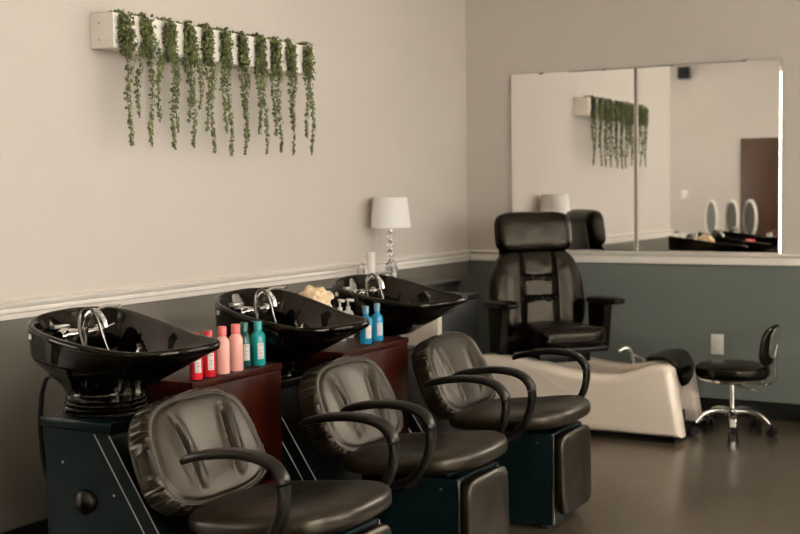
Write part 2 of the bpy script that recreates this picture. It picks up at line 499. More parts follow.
for i, y in enumerate(vy):
    t = thing('trailing_plant', '%s green trailing plant, %s' % (look[i], place[i]), 'plant', (.115, y, 1.98), 0, 'trailing plants hanging from the wall planter')
    bm = NB()
    wd = .030 if i < 3 else .026
    for k in range(520):   # clump over the rim and front
        z = random.uniform(-.14, .035); yy = random.gauss(0, wd*.55); 
        if abs(yy) > wd*1.35: continue
        x = random.uniform(.004, .034) if z < .012 else random.uniform(-.06, .02)
        leaf(bm, Vector((x, yy, z)), Vector((random.uniform(.2, 1), random.uniform(-.8, .8), random.uniform(-.3, .8))), random.uniform(.005, .0085), 0 if random.random() < .58 else 1)
    obj('foliage', bm, [M['leaf'], M['leaf_dark']], t, False)
    for (dy, zb) in vs[i]:
        zb -= 1.98
        bm = NB()
        path = []
        ph = random.uniform(0, 6)
        n = 30
        for k in range(n+1):
            u = k/n
            z = .0+(zb)*u
            path.append(Vector((.018+.006*sin(ph+u*7), dy*min(1, u*3)+.006*sin(ph+u*9), z)))
        tube(bm, path, .0012, 5)
        so = obj('strand', bm, M['stem'], t, False)
        bm = NB()
        ln = abs(zb)
        cnt = int(ln/.0017)
        for k in range(cnt):
            u = random.random()**.85
            q = path[min(n, int(u*n))].lerp(path[min(n, int(u*n)+1)], (u*n) % 1)
            dens = 1.0 if u < .55 else .72
            if random.random() > dens: continue
            sp = .017*(1.25-u*.85)
            off = Vector((random.uniform(-.5, 1)*sp, random.uniform(-1, 1)*sp, random.uniform(-.006, .006)))
            leaf(bm, q+off, off+Vector((.01, 0, .004)), random.uniform(.0045, .0078), 0 if random.random() < .55 else 1)
        obj('strand_leaves', bm, [M['leaf'], M['leaf_dark']], so, False)

# ------------------------------------------------------------------ backwash units
OUT = [(1.150, .045), (1.08, .078), (.99, .105), (.86, .150), (.74, .185), (.64, .205), (.56, .190), (.495, .130), (.468, .035), (.480, -.060), (.54, -.145),
       (.64, -.195), (.76, -.220), (.89, -.222), (1.01, -.195), (1.10, -.125), (1.148, -.030)]
rim = smooth_path([(a+.030*(1-(a-.468)/.682), b, 0) for a, b in OUT], 7, True)
def zrim(x, y, b=.12): return .857+b*(1.15-x)+.08*(y-.05)+.012*sstep(1.0, 1.15, x)

def basin_mesh(bm, b=.12):
    rings = []
    C = Vector((.745, 0, 0)); NR = .128
    def outer(s, drop_to=.705):
        ring = []
        for p in rim:
            w = min(1, max(0, (p.x-.47)/.68))
            fl = sstep(.38, 1.0, s)**1.0; fr = s**1.02
            f = fl*(1-w)+fr*w
            d = (p-C); d.z = 0
            q = C+d.normalized()*NR
            xy = p.lerp(q, f)
            z = (zrim(p.x, p.y, b)-.022)*(1-s)+drop_to*s
            ring.append(Vector((xy.x, xy.y, z)))
        return ring
    for k in range(16, -1, -1):
        s = k/16
        r = outer(s)
        if k == 16 or True:
            rings.append(r)
        if k == 7:   # moulded groove around the shell
            g = outer(s-.012); c = C
            rings.append([Vector((p.x+(c.x-p.x)*.02, p.y*(.98), p.z)) for p in g])
            rings.append(outer(s-.024))
    N = len(rim)
    def inset(d, dz):
        ring = []
        for i in range(N):
            t = (rim[(i+1) % N]-rim[i-1]).normalized(); nrm = Vector((-t.y, t.x, 0))
            if nrm.dot(rim[i]-C) < 0: nrm = -nrm
            p = rim[i]-nrm*d
            ring.append(Vector((p.x, p.y, zrim(rim[i].x, rim[i].y, b)+dz)))
        return ring
    rings += [inset(-.002, -.012), inset(-.001, -.004), inset(.005, 0), inset(.012, .0), inset(.018, -.004), inset(.023, -.013)]
    D = Vector((.68, .0, 0))
    base = inset(.023, -.013)
    for k in range(1, 15):
        s = k/14
        ring = []
        for i, p in enumerate(rim):
            w = min(1, max(0, (p.x-.62)/.5))
            kk = 3.6*(1-w)+1.25*w
            dep = (1-(1-s)**kk)*.165
            q = base[i]; f = s*.93
            x = q.x+(D.x-q.x)*f; y = q.y+(D.y-q.y)*f
            z = q.z*(1)+( (.885-.0)-q.z)*f*.9 - dep
            ring.append(Vector((x, y, z)))
        rings.append(ring)
    loft(bm, rings, True, True, True)

# armrest profile (x, z)
PAD = [(1.272, .583), (1.30, .598), (1.37, .615), (1.45, .624), (1.52, .620), (1.565, .605), (1.592, .578), (1.598, .560)]
BRK = [(1.599, .556), (1.600, .52), (1.588, .47), (1.560, .42), (1.525, .388), (1.48, .370), (1.42, .362)]

def backrest_disp(u, v, side, sc, th):
    dw = 0; dv = 0; du = 0
    if side > 0:
        for sg in (-1, 1):
            c = sg*(.098 + .022*(v/.18))
            m = sstep(-.13, -.05, v)*(1-sstep(.06, .12, v))
            dw -= .026*gauss(u-c, .0085)*m
            dw += .008*gauss(u-c-sg*.024, .016)*m + .005*gauss(u-c+sg*.018, .012)*m
        m = (1-sstep(.55, .95, abs(u)/.26))
        dw -= .006*gauss(u, .085)*gauss(v+.01, .12)
        dw += .0008*noise.noise(Vector((u*14, v*14, 3))) - .004*gauss(sc-.88, .03) + .004*gauss(sc-.94, .03)
    if sc > .9:
        k = sstep(.9, 1, sc)
        g = sin(th*74)*.5+noise.noise(Vector((cos(th)*14, sin(th)*14, side*.5)))
        du += .004*g*k*cos(th); dv += .004*g*k*sin(th); dw += .004*g*k
    return du, dv, dw

def seat_disp(u, v, side, sc, th):
    dw = 0; du = 0; dv = 0
    if side > 0:
        dw += .010*gauss(u-.20, .10) - .008*gauss(u+.02, .14)*gauss(v, .16)
        dw += .003*noise.noise(Vector((u*16, v*16, 7)))
    if sc > .92:
        k = sstep(.92, 1, sc)
        front = sstep(.0, .8, cos(th))
        g = (sin(th*70)*.5+noise.noise(Vector((cos(th)*12, sin(th)*12, side*.5+4))))*(1-front)
        du += .0035*g*k*cos(th); dv += .0035*g*k*sin(th); dw += .003*g*k
    return du, dv, dw

def make_unit():
    t = thing('backwash_unit', 'x', 'salon wash station')
    # --- seat box and console
    bm = NB()
    con = [(.626, .0), (.626, .604), (.886, .604), (1.225, .095), (1.26, .075), (1.26, 0)]
    prism(bm, con, 'y', -.15, .15, bev=.003, seg=1)
    cons = obj('console', bm, M['panel'], t)
    bm = NB(); box(bm, .618, .902, -.158, .158, .6045, .634, bev=.004, seg=2); obj('console_top', bm, M['panel'], cons)
    for sy in (-1, 1):
        bm = NB(); lathe(bm, [(0, 0), (.040, 0), (.040, .006), (.034, .016), (.020, .023), (0, .025)], 28, mtx=frame((.789, sy*.1505, .390), (1, 0, 0), (0, 0, 1), (0, sy, 0)))
        obj('round_cap', bm, M['plastic'], cons)
        for dx in (0, -.058):
            bm = NB()
            A = Vector((.888+dx, sy*.1515, .596)); B = Vector((1.222+dx, sy*.1515, .095))
            tube(bm, [A, B], .0016, 6)
            obj('edge_strip', bm, M['steel'], cons)
        for (x, z) in ((.90, .42), (.70, .50)):
            bm = NB(); lathe(bm, [(0, 0), (.004, 0), (.003, .0015), (0, .002)], 10, mtx=frame((x, sy*.1505, z), (1, 0, 0), (0, 0, 1), (0, sy, 0)))
            obj('screw', bm, M['steel'], cons)
    bm = NB(); box(bm, 1.2605, 1.622, -.15, .15, .012, .368, bev=.003, seg=2); sb = obj('seat_box', bm, M['seat_panel'], t)
    for sy in (-1, 1):
        bm = NB(); box(bm, 1.6225, 1.630, sy*.146-.004, sy*.146+.004, .02, .365, bev=.0015, seg=2); obj('edge_strip', bm, M['chrome'], sb)
        for x in (1.42, 1.56):
            bm = NB(); lathe(bm, [(0, 0), (.006, 0), (.005, .002), (0, .003)], 12, mtx=frame((x, sy*.1505, .33), (1, 0, 0), (0, 0, 1), (0, sy, 0)))
            obj('bolt', bm, M['chrome'], sb)
        for x in (1.32, 1.59):
            bm = NB(); lathe(bm, [(0, 0), (.018, 0), (.018, .008), (.008, .0115), (0, .0115)], 14, c=(x, sy*.12, 0)); obj('foot', bm, M['rubber'], sb)
    # --- leg rest
    def ld(u, v, side, sc, th):
        return 0, 0, (.003*noise.noise(Vector((u*12, v*12, 1))) if side > 0 else 0)
    bm = NB(); cushion(bm, .155, .158, .024, .020, frame((1.653, 0, .208), (0, 1, 0), (-.02, 0, 1), (1, 0, .02)), n=7, mexp=4.5, disp=ld)
    obj('leg_rest', bm, M['leather'], t)
    # --- seat
    bm = NB(); box(bm, 1.25, 1.58, -.14, .14, .3685, .378); obj('seat_plate', bm, M['plastic'], t, False)
    bm = NB()
    def so(th):
        c, s = cos(th), sin(th); n = 3.0
        u = math.copysign(abs(c)**(2/n), c); v = math.copysign(abs(s)**(2/n), s)
        return (u*.262, v*(.262-.018*(u if u < 0 else -u*0)*-1))
    def so(th):
        c, s = cos(th), sin(th); n = 3.1 if c < 0 else 2.7
        u = math.copysign(abs(c)**(2/n), c); v = math.copysign(abs(s)**(2/n), s)
        return (u*.262, v*(.258+.008*u))
    cushion(bm, .26, .26, .050, .042, frame((1.428, 0, .406), (1, 0, .09), (0, 1, 0), (-.09, 0, 1)), mexp=3.0, disp=seat_disp, outline=so)
    obj('seat', bm, M['leather'], t)
    # --- backrest
    bd = Vector((-.155, 0, .335)).normalized()      # up direction of the reclined back
    fn = Vector((bd.z, 0, -bd.x))                   # facing +x and up
    bm = NB()
    def bo(th):
        c, s = cos(th), sin(th); n = 3.3
        u = math.copysign(abs(c)**(2/n), c); v = math.copysign(abs(s)**(2/n), s)
        return (u*(.252-.016*v), v*.172)
    cushion(bm, .25, .172, .046, .056, frame((1.100, 0, .548), (0, 1, 0), bd, fn), mexp=5.0, disp=backrest_disp, outline=bo, nr=44, ns=180)
    br = obj('backrest', bm, M['leather'], t)
    bm = NB(); 
    pr = [frame((1.100, 0, .548), (0, 1, 0), bd, fn) @ Vector((bo(2*pi*i/90)[0]*.985, bo(2*pi*i/90)[1]*.985, -.018)) for i in range(90)]
    tube(bm, pr, .004, 6, closed=True); obj('piping', bm, M['leather'], br)
    bm = NB(); box(bm, -.16, .16, -.15, .12, -.062, -.049, bev=.004, seg=2, mtx=frame((1.100, 0, .548), (0, 1, 0), bd, fn)); 
    tube(bm, smooth_path([(1.06, 0, .50), (1.10, 0, .40), (1.17, 0, .372), (1.27, 0, .377)], 6), .008, 8, w=.05, up=(0, 1, 0))
    obj('back_bracket', bm, M['plastic'], t)
    # --- arms
    for sy in (-1, 1):
        y = sy*.285
        bm = NB(); tube(bm, smooth_path([(x, y, z) for x, z in PAD], 6), .0135, 16, w=.0235, up=(0, 1, 0), taper=lambda u: .45+.55*min(1, (u/.22)**.6) if u < .22 else 1)
        a = obj('armrest', bm, M['plastic'], t)
        bm = NB(); tube(bm, smooth_path([(x, y, z) for x, z in BRK], 6), .0125, 16, w=.0215, up=(0, 1, 0)); obj('arm_bracket', bm, M['plastic'], a)
        bm = NB(); box(bm, 1.40, 1.50, min(y, sy*.142), max(y, sy*.142), .348, .366)
        obj('arm_mount', bm, M['plastic'], a, False)
    # --- basin
    bm = NB(); basin_mesh(bm); ba = obj('basin', bm, M['gloss'], t, angle=60)
    bm = NB(); prof = [(0, .6345), (.128, .6345)]
    for k in range(5):
        z = .636+k*.014
        prof += [(.124-.001*k, z), (.136-.003*k, z+.004), (.134-.003*k, z+.008), (.121, z+.013)]
    prof += [(.10, .708), (0, .708)]
    lathe(bm, prof, 40, c=(.745, 0, 0)); obj('basin_neck', bm, M['gloss'], t)
    # maker's plate on the shell
    bm = NB(); box(bm, -.012, .012, -.008, .008, -.001, .0015, bev=.0006, seg=1, mtx=frame((.608, -.1765, .878), (.88, -.47, .0), (0, 0, 1), (-.47, -.88, .0)))
    obj('shell_label', bm, M['white'], ba, label='small white label')
    # drain
    bm = NB(); lathe(bm, [(0, 0), (.022, 0), (.022, .003), (.012, .0035), (0, .003)], 24, c=(.70, 0, .722)); obj('drain', bm, M['chrome'], ba)
    # neck rest gel strip across the front lip
    # --- mixer tap
    TX = .635
    bm = NB()
    tube(bm, [(TX, .02, .775), (TX, .02, .885)], .015, 16)
    tube(bm, [(TX-.012, -.05, .868), (TX-.012, .09, .868)], .012, 14)
    tube(bm, [(TX-.09, .02, .872), (TX, .02, .872)], .010, 14)
    lathe(bm, [(0, 0), (.026, 0), (.026, .004), (.018, .012), (0, .012)], 24, c=(TX, .02, .778))
    tube(bm, smooth_path([(TX, .02, .88), (TX+.02, .02, .925), (TX+.05, .02, .940), (TX+.08, .02, .920), (TX+.09, .02, .890)], 6), .010, 12)
    mx = obj('mixer_tap', bm, M['chrome'], t)
    for sy in (-1, 1):
        bm = NB(); lathe(bm, [(0, 0), (.018, 0), (.021, .006), (.021, .020), (.016, .026), (0, .027)], 18, mtx=frame((TX-.012, .02+sy*.065, .868), (1, 0, 0), (0, 0, 1), (0, sy, 0)))
        tube(bm, [(TX-.012, .02+sy*.08, .868), (TX+.04, .02+sy*.10, .890)], .0045, 8)
        obj('tap_handle', bm, M['chrome'], mx)
    bm = NB(); box(bm, TX-.125, TX-.080, -.02, .045, .880, .892, bev=.003, seg=2); obj('tap_plate', bm, M['steel'], mx)
    bm = NB()
    tube(bm, smooth_path([(TX+.02, .05, .925), (TX+.05, .06, .950), (TX+.11, .065, .955)], 5), .006, 10, w=.010, up=(0, 1, 0)); obj('mixer_lever', bm, M['chrome'], mx)
    bm = NB(); tube(bm, smooth_path([(TX+.10, -.03, .775), (TX+.055, -.045, .85), (TX+.035, -.03, .925), (TX+.055, -.015, .952), (TX+.08, -.005, .925), (TX+.10, .005, .85), (TX+.12, .02, .785)], 8), .0055, 10)
    obj('spray_hose', bm, M['hose'], t)
    bm = NB(); tube(bm, smooth_path([(TX+.12, .02, .785), (TX+.17, .03, .79), (TX+.22, .02, .812)], 5), .011, 12); lathe(bm, [(0, 0), (.012, 0), (.022, .018), (.022, .026), (0, .027)], 18, mtx=frame((TX+.218, .02, .811), (0, 1, 0), (-.3, 0, 1), (1, 0, .3)))
    obj('spray_head', bm, M['chrome'], t)
    # drain hose
    bm = NB(); tube(bm, smooth_path([(.62, -.02, .69), (.545, -.03, .735), (.505, -.03, .70), (.487, -.03, .60), (.490, -.03, .50), (.51, -.03, .40), (.56, -.03, .30), (.603, -.03, .26)], 8), .009, 10)
    obj('drain_hose', bm, M['rubber'], t)
    return t

UL = ['black salon backwash unit at lower left, nearest of three, console side in full view',
      'black salon backwash unit in the middle of the row, between the two dark red cabinets',
      'black salon backwash unit farthest of the three in the row, beside the pedicure tub']
u0 = make_unit()
UY = [-4.07, -3.265, -2.46]
for i, y in enumerate(UY):
    u = u0 if i == 0 else copy_tree(u0)
    u.location = (0, y, 0)
    tag(u, UL[i], 'salon wash station', 'backwash units along the left wall')
    if i:   # the basins and backs of these two are set slightly further forward
        for ch in u.children:
            n = ch.name.split('.')[0]
            if n in ('basin', 'mixer_tap', 'spray_hose', 'spray_head'):
                ch.scale = (.91, 1, 1); ch.location.x = .130
                if i == 1: ch.rotation_euler.y = .035; ch.location.z = .020; ch.location.x = .108
            if n in ('backrest', 'back_bracket'): ch.location.x = .035

# ------------------------------------------------------------------ cabinets between the units
def cabinet(x0, x1, y0, y1, z, m, label, name='cabinet', top=None):
    t = thing(name, label, 'cabinet', (x0, y0, 0))
    w, d = x1-x0, y1-y0
    bm = NB(); box(bm, 0, w-.02, 0, d, .06, z-.022); box(bm, .0, w-.05, .02, d-.02, 0, .06); obj('cabinet_body', bm, m, t, False)
    bm = NB(); box(bm, 0, w, -.004, d+.004, z-.0215, z, bev=.002, seg=2); obj('cabinet_top', bm, top or m, t)
    bm = NB(); box(bm, w-.0195, w-.002, .002, d-.002, .065, z-.024, bev=.0015, seg=2); obj('front_panel', bm, m, t)
    return t
cabinet(.56, .945, -3.900, -3.418, .71, M['wood'], 'dark red wooden cabinet with the red, pink and turquoise bottles standing on it')
cabinet(.56, 1.005, -3.104, -2.612, .71, M['wood'], 'dark red wooden cabinet with the two blue bottles standing on it')

# ------------------------------------------------------------------ bottles
BM = {}
def bmat(n, c, tr=0., r=.25):
    if n not in BM: BM[n] = mat(n, c, r, trans=tr, noise_scale=20, noise_amt=.03)
    return BM[n]
LBL = mat('printed_paper_label', (.62, .56, .50, 1), .5, noise_scale=50, noise_amt=.03)
INK = mat('label_print', (.34, .30, .27, 1), .5, noise_scale=50, noise_amt=.03)
def bottle(x, y, z, h, r, body, cap, label, group, shoulder=.70, capr=.62, lab=True, sq=False, rz=0, ink=None):
    t = thing('shampoo_bottle', label, 'bottle', (x, y, z), rz, group)
    sh = h*shoulder; cr = r*capr
    bm = NB()
    lathe(bm, [(0, .0), (r*.93, .0), (r, .004), (r, sh*.93), (r*.93, sh*1.0), (cr*1.05, sh*1.09), (cr*.85, sh*1.12), (cr*.85, h*.82), (0, h*.82)], 28)
    obj('bottle_body', bm, body, t)
    bm = NB(); lathe(bm, [(cr*.86, h*.795), (cr, h*.80), (cr, h*.985), (cr*.9, h), (0, h)], 24)
    obj('bottle_cap', bm, cap, t)
    if lab:
        bm = NB()
        A = [pi*1.66+(k/14)*pi*.30 for k in range(15)]
        r1 = r+.0006
        loft(bm, [[Vector((r1*cos(a), r1*sin(a), sh*.22)) for a in A], [Vector((r1*cos(a), r1*sin(a), sh*.74)) for a in A],
                  [Vector(((r1+.0005)*cos(a), (r1+.0005)*sin(a), sh*.74)) for a in A], [Vector(((r1+.0005)*cos(a), (r1+.0005)*sin(a), sh*.22)) for a in A]], False)
        lb = obj('bottle_label', bm, LBL, t)
        for zz, w in ((.66, .30), (.50, .20), (.40, .24), (.26, .16)):
            bm = NB()
            B = [pi*1.81+(k/8-.5)*pi*w*.7 for k in range(9)]; r3 = r1+.0008
            loft(bm, [[Vector((r3*cos(a), r3*sin(a), sh*zz)) for a in B], [Vector((r3*cos(a), r3*sin(a), sh*(zz+.025))) for a in B]], False)
            obj('print_line', bm, ink or INK, lb)
    return t
red = bmat('red_bottle_plastic', (.50, .012, .020, 1)); redc = bmat('dark_red_cap_plastic', (.40, .008, .012, 1))
pink = bmat('pale_pink_bottle_plastic', (.72, .36, .30, 1)); pinkc = bmat('coral_cap_plastic', (.58, .12, .11, 1))
green = bmat('dark_green_bottle_plastic', (.003, .045, .038, 1)); greenc = bmat('dark_green_cap_plastic', (.004, .075, .062, 1))
teal = bmat('turquoise_bottle_plastic', (.008, .23, .22, 1)); blue = bmat('bright_blue_bottle_plastic', (.008, .19, .32, 1)); bluec = bmat('blue_grey_cap_plastic', (.08, .20, .25, 1))
G1 = 'hair product bottles on the first red cabinet'
ZC = .7101
bottle(.908, -3.838, ZC, .150, .0215, red, redc, 'red bottle with dark cap on the cabinet edge, leftmost, half hidden by the basin tip', G1)
bottle(.908, -3.772, ZC, .150, .0215, red, redc, 'red bottle with dark cap, second from the left, touching the pale pink bottles', G1)
bottle(.908, -3.700, ZC, .155, .0235, pink, pinkc, 'pale pink bottle with coral cap, standing next to the red bottles', G1, lab=False)
bottle(.906, -3.625, ZC, .155, .0245, pink, pinkc, 'pale pink bottle with coral cap, standing next to the dark green bottle', G1, lab=False)
bottle(.882, -3.545, ZC, .152, .0225, green, greenc, 'dark green bottle with small cream label on the first red cabinet', G1)
bottle(.904, -3.495, ZC, .152, .0245, teal, teal, 'bright turquoise bottle, rightmost on the first red cabinet', G1)
G2 = 'blue bottles on the second red cabinet'
bottle(.940, -2.835, ZC, .146, .0245, blue, bluec, 'blue bottle with cream label, the left one of the pair under the third basin', G2, capr=.52, shoulder=.66)
bottle(.936, -2.740, ZC, .148, .0235, blue, bluec, 'blue bottle with cream label, the right one of the pair under the third basin', G2, capr=.52, shoulder=.66)

def pump(x, y, z, h, r, m, label, rz=0):
    t = thing('pump_bottle', label, 'bottle', (x, y, z), rz)
    bm = NB(); hb = h*.68
    lathe(bm, [(0, 0), (r*.94, 0), (r, .004), (r, hb*.9), (r*.8, hb), (r*.4, hb*1.05), (0, hb*1.05)], 24); obj('bottle_body', bm, m, t)
    bm = NB(); lathe(bm, [(0, hb*1.0501), (r*.42, hb*1.0501), (r*.42, hb*1.05+.014), (.004, hb*1.05+.016), (.004, h-.01), (0, h-.01)], 16)
    box(bm, -.008, .034, -.007, .007, h-.0101, h, bev=.002, seg=2); obj('pump_head', bm, M['white'], t)
    return t
pump(.80, -2.800, ZC, .165, .024, M['white'], 'white pump bottle on the second red cabinet, beside the fluffy tan sponge', -.6)
pump(.78, -2.705, ZC, .158, .022, M['frost'], 'clear pump bottle with pale spout standing close to the third basin', -.4)
t = thing('spray_bottle', 'tall slim white bottle behind the pump bottle on the second red cabinet', 'bottle', (.70, -2.735, ZC))
bm = NB(); lathe(bm, [(0, 0), (.021, 0), (.022, .004), (.022, .12), (.012, .14), (0, .14)], 20); obj('bottle_body', bm, M['white'], t)
bm = NB(); lathe(bm, [(0, .1402), (.011, .1402), (.011, .158), (.006, .16), (.006, .185), (0, .185)], 16); box(bm, -.02, .012, -.006, .006, .175, .19, bev=.002, seg=2); obj('spray_head', bm, M['white'], t)

t = thing('sponge_holder', 'fluffy tan fibre sponge bunch in a white pot on the second red cabinet', 'sponge', (.74, -2.90, ZC))
bm = NB(); lathe(bm, [(0, 0), (.030, 0), (.040, .10), (.038, .10), (.028, .006), (0, .006)], 28); obj('pot', bm, M['white'], t)
bm = NB(); random.seed(3)
bmesh.ops.create_icosphere(bm, subdivisions=4, radius=.056, matrix=Matrix.Translation((0, 0, .155)))
for v in bm.verts:
    d = v.co-Vector((0, 0, .155)); k = 1+.30*noise.noise(d*40)+.16*noise.noise(d*110)
    v.co = Vector((0, 0, .165))+Vector((d.x*1.2, d.y*1.3, d.z*.95))*k
obj('sponge_fibres', bm, M['sponge'], t, angle=180)

# ------------------------------------------------------------------ dark storage cabinet, lamp and white things by the corner
t = thing('storage_cabinet', 'black storage cabinet against the left wall under the table lamp', 'cabinet', (.02, -1.95, 0))
bm = NB(); box(bm, 0, .36, 0, 1.02, .06, .785); box(bm, .02, .33, .02, 1.0, 0, .06); obj('cabinet_body', bm, M['blackbox'], t, False)
bm = NB(); box(bm, -.004, .385, -.01, 1.03, .7855, .81, bev=.002, seg=2); obj('cabinet_top', bm, M['blackbox'], t)
for k in range(2):
    bm = NB(); box(bm, .3605, .377, .003+k*.51, .507+k*.51, .07, .78, bev=.002, seg=2); d = obj('cabinet_door', bm, M['blackbox'], t)
    bm = NB(); yy = .46 if k == 0 else .56; tube(bm, smooth_path([(.377, yy, .60), (.397, yy, .61), (.397, yy, .69), (.377, yy, .70)], 5), .004, 8); obj('handle', bm, M['steel'], d)
t = thing('side_cabinet', 'low black cabinet with a cream side panel, behind the third backwash chair', 'cabinet', (.44, -1.90, 0))
bm = NB(); box(bm, 0, .340, 0, .40, .03, .775); box(bm, .01, .32, .01, .39, 0, .03); obj('cabinet_body', bm, M['blackbox'], t, False)
bm = NB(); box(bm, -.005, .352, -.004, .406, .7755, .795, bev=.002, seg=2); obj('cabinet_top', bm, M['blackbox'], t)
bm = NB(); box(bm, .3405, .350, .004, .396, .05, .765, bev=.002, seg=2); d = obj('cabinet_door', bm, M['blackbox'], t)
bm = NB(); box(bm, -.02, .355, -.045, -.0055, .0, .757, bev=.003, seg=2); sp = obj('side_panel', bm, M['cream_panel'], t, label='cream side panel')
bm = NB(); lathe(bm, [(0, 0), (.008, 0), (.007, .003), (0, .004)], 16, mtx=frame((.315, -.0455, .70), (1, 0, 0), (0, 0, 1), (0, -1, 0))); obj('screw', bm, M['steel'], sp)

t = thing('table_lamp', 'table lamp with a white drum shade and a stem of stacked crystal balls', 'lamp', (.128, -1.205, .8102))
bm = NB(); lathe(bm, [(0, 0), (.052, 0), (.052, .008), (.035, .016), (.012, .022), (0, .022)], 32); obj('lamp_base', bm, M['glass'], t)
bm = NB(); tube(bm, [(0, 0, .022), (0, 0, .33)], .0035, 10); obj('lamp_pole', bm, M['chrome'], t)
z = .048
for r_ in (.026, .025, .024, .023, .022):
    bm = NB()
    lathe(bm, [(.004, -r_*.9)]+[(r_*cos(a), r_*.9*sin(a)) for a in [-1.3+.26*k for k in range(11)]]+[(.004, r_*.9)], 24, c=(0, 0, z)); obj('crystal_ball', bm, M['glass'], t)
    bm = NB(); lathe(bm, [(0, 0), (.010, 0), (.010, .004), (0, .004)], 14, c=(0, 0, z+r_*.95)); obj('metal_collar', bm, M['chrome'], t)
    z += r_*2+.003
bm = NB()
zb, zt, rb, rt_ = .295, .457, .110, .091
lathe_pts = [(rb, zb), (rt_, zt), (rt_-.0015, zt), (rb-.0015, zb)]
rings = [[Vector((r*cos(2*pi*i/48), r*sin(2*pi*i/48), zz)) for i in range(48)] for r, zz in lathe_pts+[lathe_pts[0]]]
loft(bm, rings[:-1]); 
sh = obj('lamp_shade', bm, M['shade'], t)
bm = NB(); tube(bm, [(.0, -.085, .44), (0, .085, .44)], .0015, 6); tube(bm, [(-.085, 0, .44), (.085, 0, .44)], .0015, 6); tube(bm, [(0, 0, .33), (0, 0, .445)], .004, 8); obj('shade_carrier', bm, M['chrome'], t)
bm = NB()
for k in range(18): lathe(bm, [(0, -.0025), (.0028, 0), (0, .0025)], 8, c=(-.035, -.055, .29-k*.0058))
obj('pull_chain', bm, M['glass'], t)

t = thing('candle', 'white pillar candle standing left of the table lamp', 'candle', (.14, -1.44, .8102))
bm = NB(); lathe(bm, [(0, 0), (.024, 0), (.024, .17), (.021, .174), (.012, .171), (0, .171)], 24); obj('wax', bm, M['white'], t)
bm = NB(); tube(bm, [(0, 0, .1712), (0, .001, .183)], .001, 6); obj('wick', bm, M['rubber'], t)
for k, (x, y, lb) in enumerate(((.19, -1.60, 'clear glass jar on the black storage cabinet, left of the candle'), (.24, -1.40, 'clear glass jar between the candle and the table lamp'))):
    t = thing('glass_jar', lb, 'jar', (x, y, .8102))
    bm = NB(); lathe(bm, [(0, 0), (.030, 0), (.033, .005), (.033, .09), (.028, .10), (.028, .105), (.026, .105), (.026, .10), (.030, .088), (.030, .008), (0, .006)], 24); obj('jar_body', bm, M['glass'], t)
    bm = NB(); lathe(bm, [(0, .1055), (.029, .1055), (.029, .118), (.008, .122), (.008, .132), (0, .134)], 24); obj('jar_lid', bm, M['glass'], t)

# ------------------------------------------------------------------ pedicure spa tub and chair
t = thing('pedicure_tub', 'cream acrylic pedicure spa tub under the high-backed black chair', 'foot spa', (0, 0, 0))
prof = smooth_path([(.44, .30, 0), (.455, .365, 0), (.50, .392, 0), (.60, .398, 0), (.74, .392, 0), (.88, .372, 0), (1.0, .348, 0), (1.143, .331, 0), (1.264, .334, 0), (1.366, .361, 0), (1.435, .387, 0), (1.50, .397, 0), (1.545, .393, 0), (1.572, .372, 0)], 5)
out = [(p.x, p.y) for p in prof]+[(1.626, .03), (.44, .03)]
bm = NB()
slab(bm, out, -.91, -.77, .045)
slab(bm, [(a-.04, b*.97) for a, b in out], -.43, -.31, .030)
box(bm, .46, 1.49, -.795, -.425, .05, .17); box(bm, 1.44, 1.50, -.795, -.425, .06, .30, bev=.01)
prism(bm, [(.46, .1), (.46, .36), (.62, .36), (.98, .22), (1.05, .16), (1.05, .1)], 'y', -.795, -.425)
obj('tub_shell', bm, M['tub'], t, angle=35)
bm = NB(); box(bm, .47, 1.59, -.885, -.335, .0, .0295); box(bm, 1.50, 1.515, -.785, -.435, .03, .10); obj('tub_plinth', bm, M['blackbox'], t, False)
# moulded swoosh lines on the flank
for pts in ([(1.00, .09), (1.12, .10), (1.25, .125), (1.34, .165), (1.40, .205)], [(.62, .33), (.74, .27), (.88, .20), (.98, .14)], [(.86, .33), (.96, .26), (1.06, .22)]):
    bm = NB(); tube(bm, smooth_path([(a, -.909, b) for a, b in pts], 6), .0035, 8, taper=lambda u: .3+.7*sin(pi*u)**.5); obj('moulded_ridge', bm, M['tub'], t)
for x in (1.10, 1.17):
    bm = NB(); lathe(bm, [(0, 0), (.006, 0), (.005, .002), (0, .002)], 12, mtx=frame((x, -.9105, .065), (1, 0, 0), (0, 0, 1), (0, -1, 0))); obj('screw', bm, M['steel'], t)
bm = NB(); lathe(bm, [(0, 0), (.011, 0), (.010, .004), (0, .006)], 16, mtx=frame((1.5005, -.56, .17), (0, 1, 0), (0, 0, 1), (1, 0, 0))); obj('knob', bm, M['chrome'], t)
# padded foot cushion over the end
bm = NB()
pp = smooth_path([(1.37, 0, .385), (1.40, 0, .400), (1.45, 0, .412), (1.51, 0, .415), (1.555, 0, .375), (1.570, 0, .32), (1.565, 0, .262)], 6)
rings = []
for i, p in enumerate(pp):
    u = i/(len(pp)-1); tn = (pp[min(i+1, len(pp)-1)]-pp[max(i-1, 0)]).normalized(); nr = Vector((-tn.z, 0, tn.x)); nr = -nr if nr.z < 0 and u < .5 else nr
    if nr.x < 0 and u >= .5: nr = -nr
    k = min(1, sin(pi*min(max(u, .02), .98))**.35)
    ring = []
    for j in range(24):
        a = 2*pi*j/24; ca = math.copysign(abs(cos(a))**.45, cos(a)); sa = math.copysign(abs(sin(a))**.7, sin(a))
        ring.append(Vector((p.x, -.612+ca*.165*k, p.z))+nr*sa*.020*k)
    rings.append(ring)
loft(bm, rings, True, True, True)
fp = obj('foot_cushion', bm, M['leather2'], t)
bm = NB(); box(bm, 1.42, 1.475, -.60, -.46, .3005, .395); obj('cushion_bracket', bm, M['tub'], t, False)
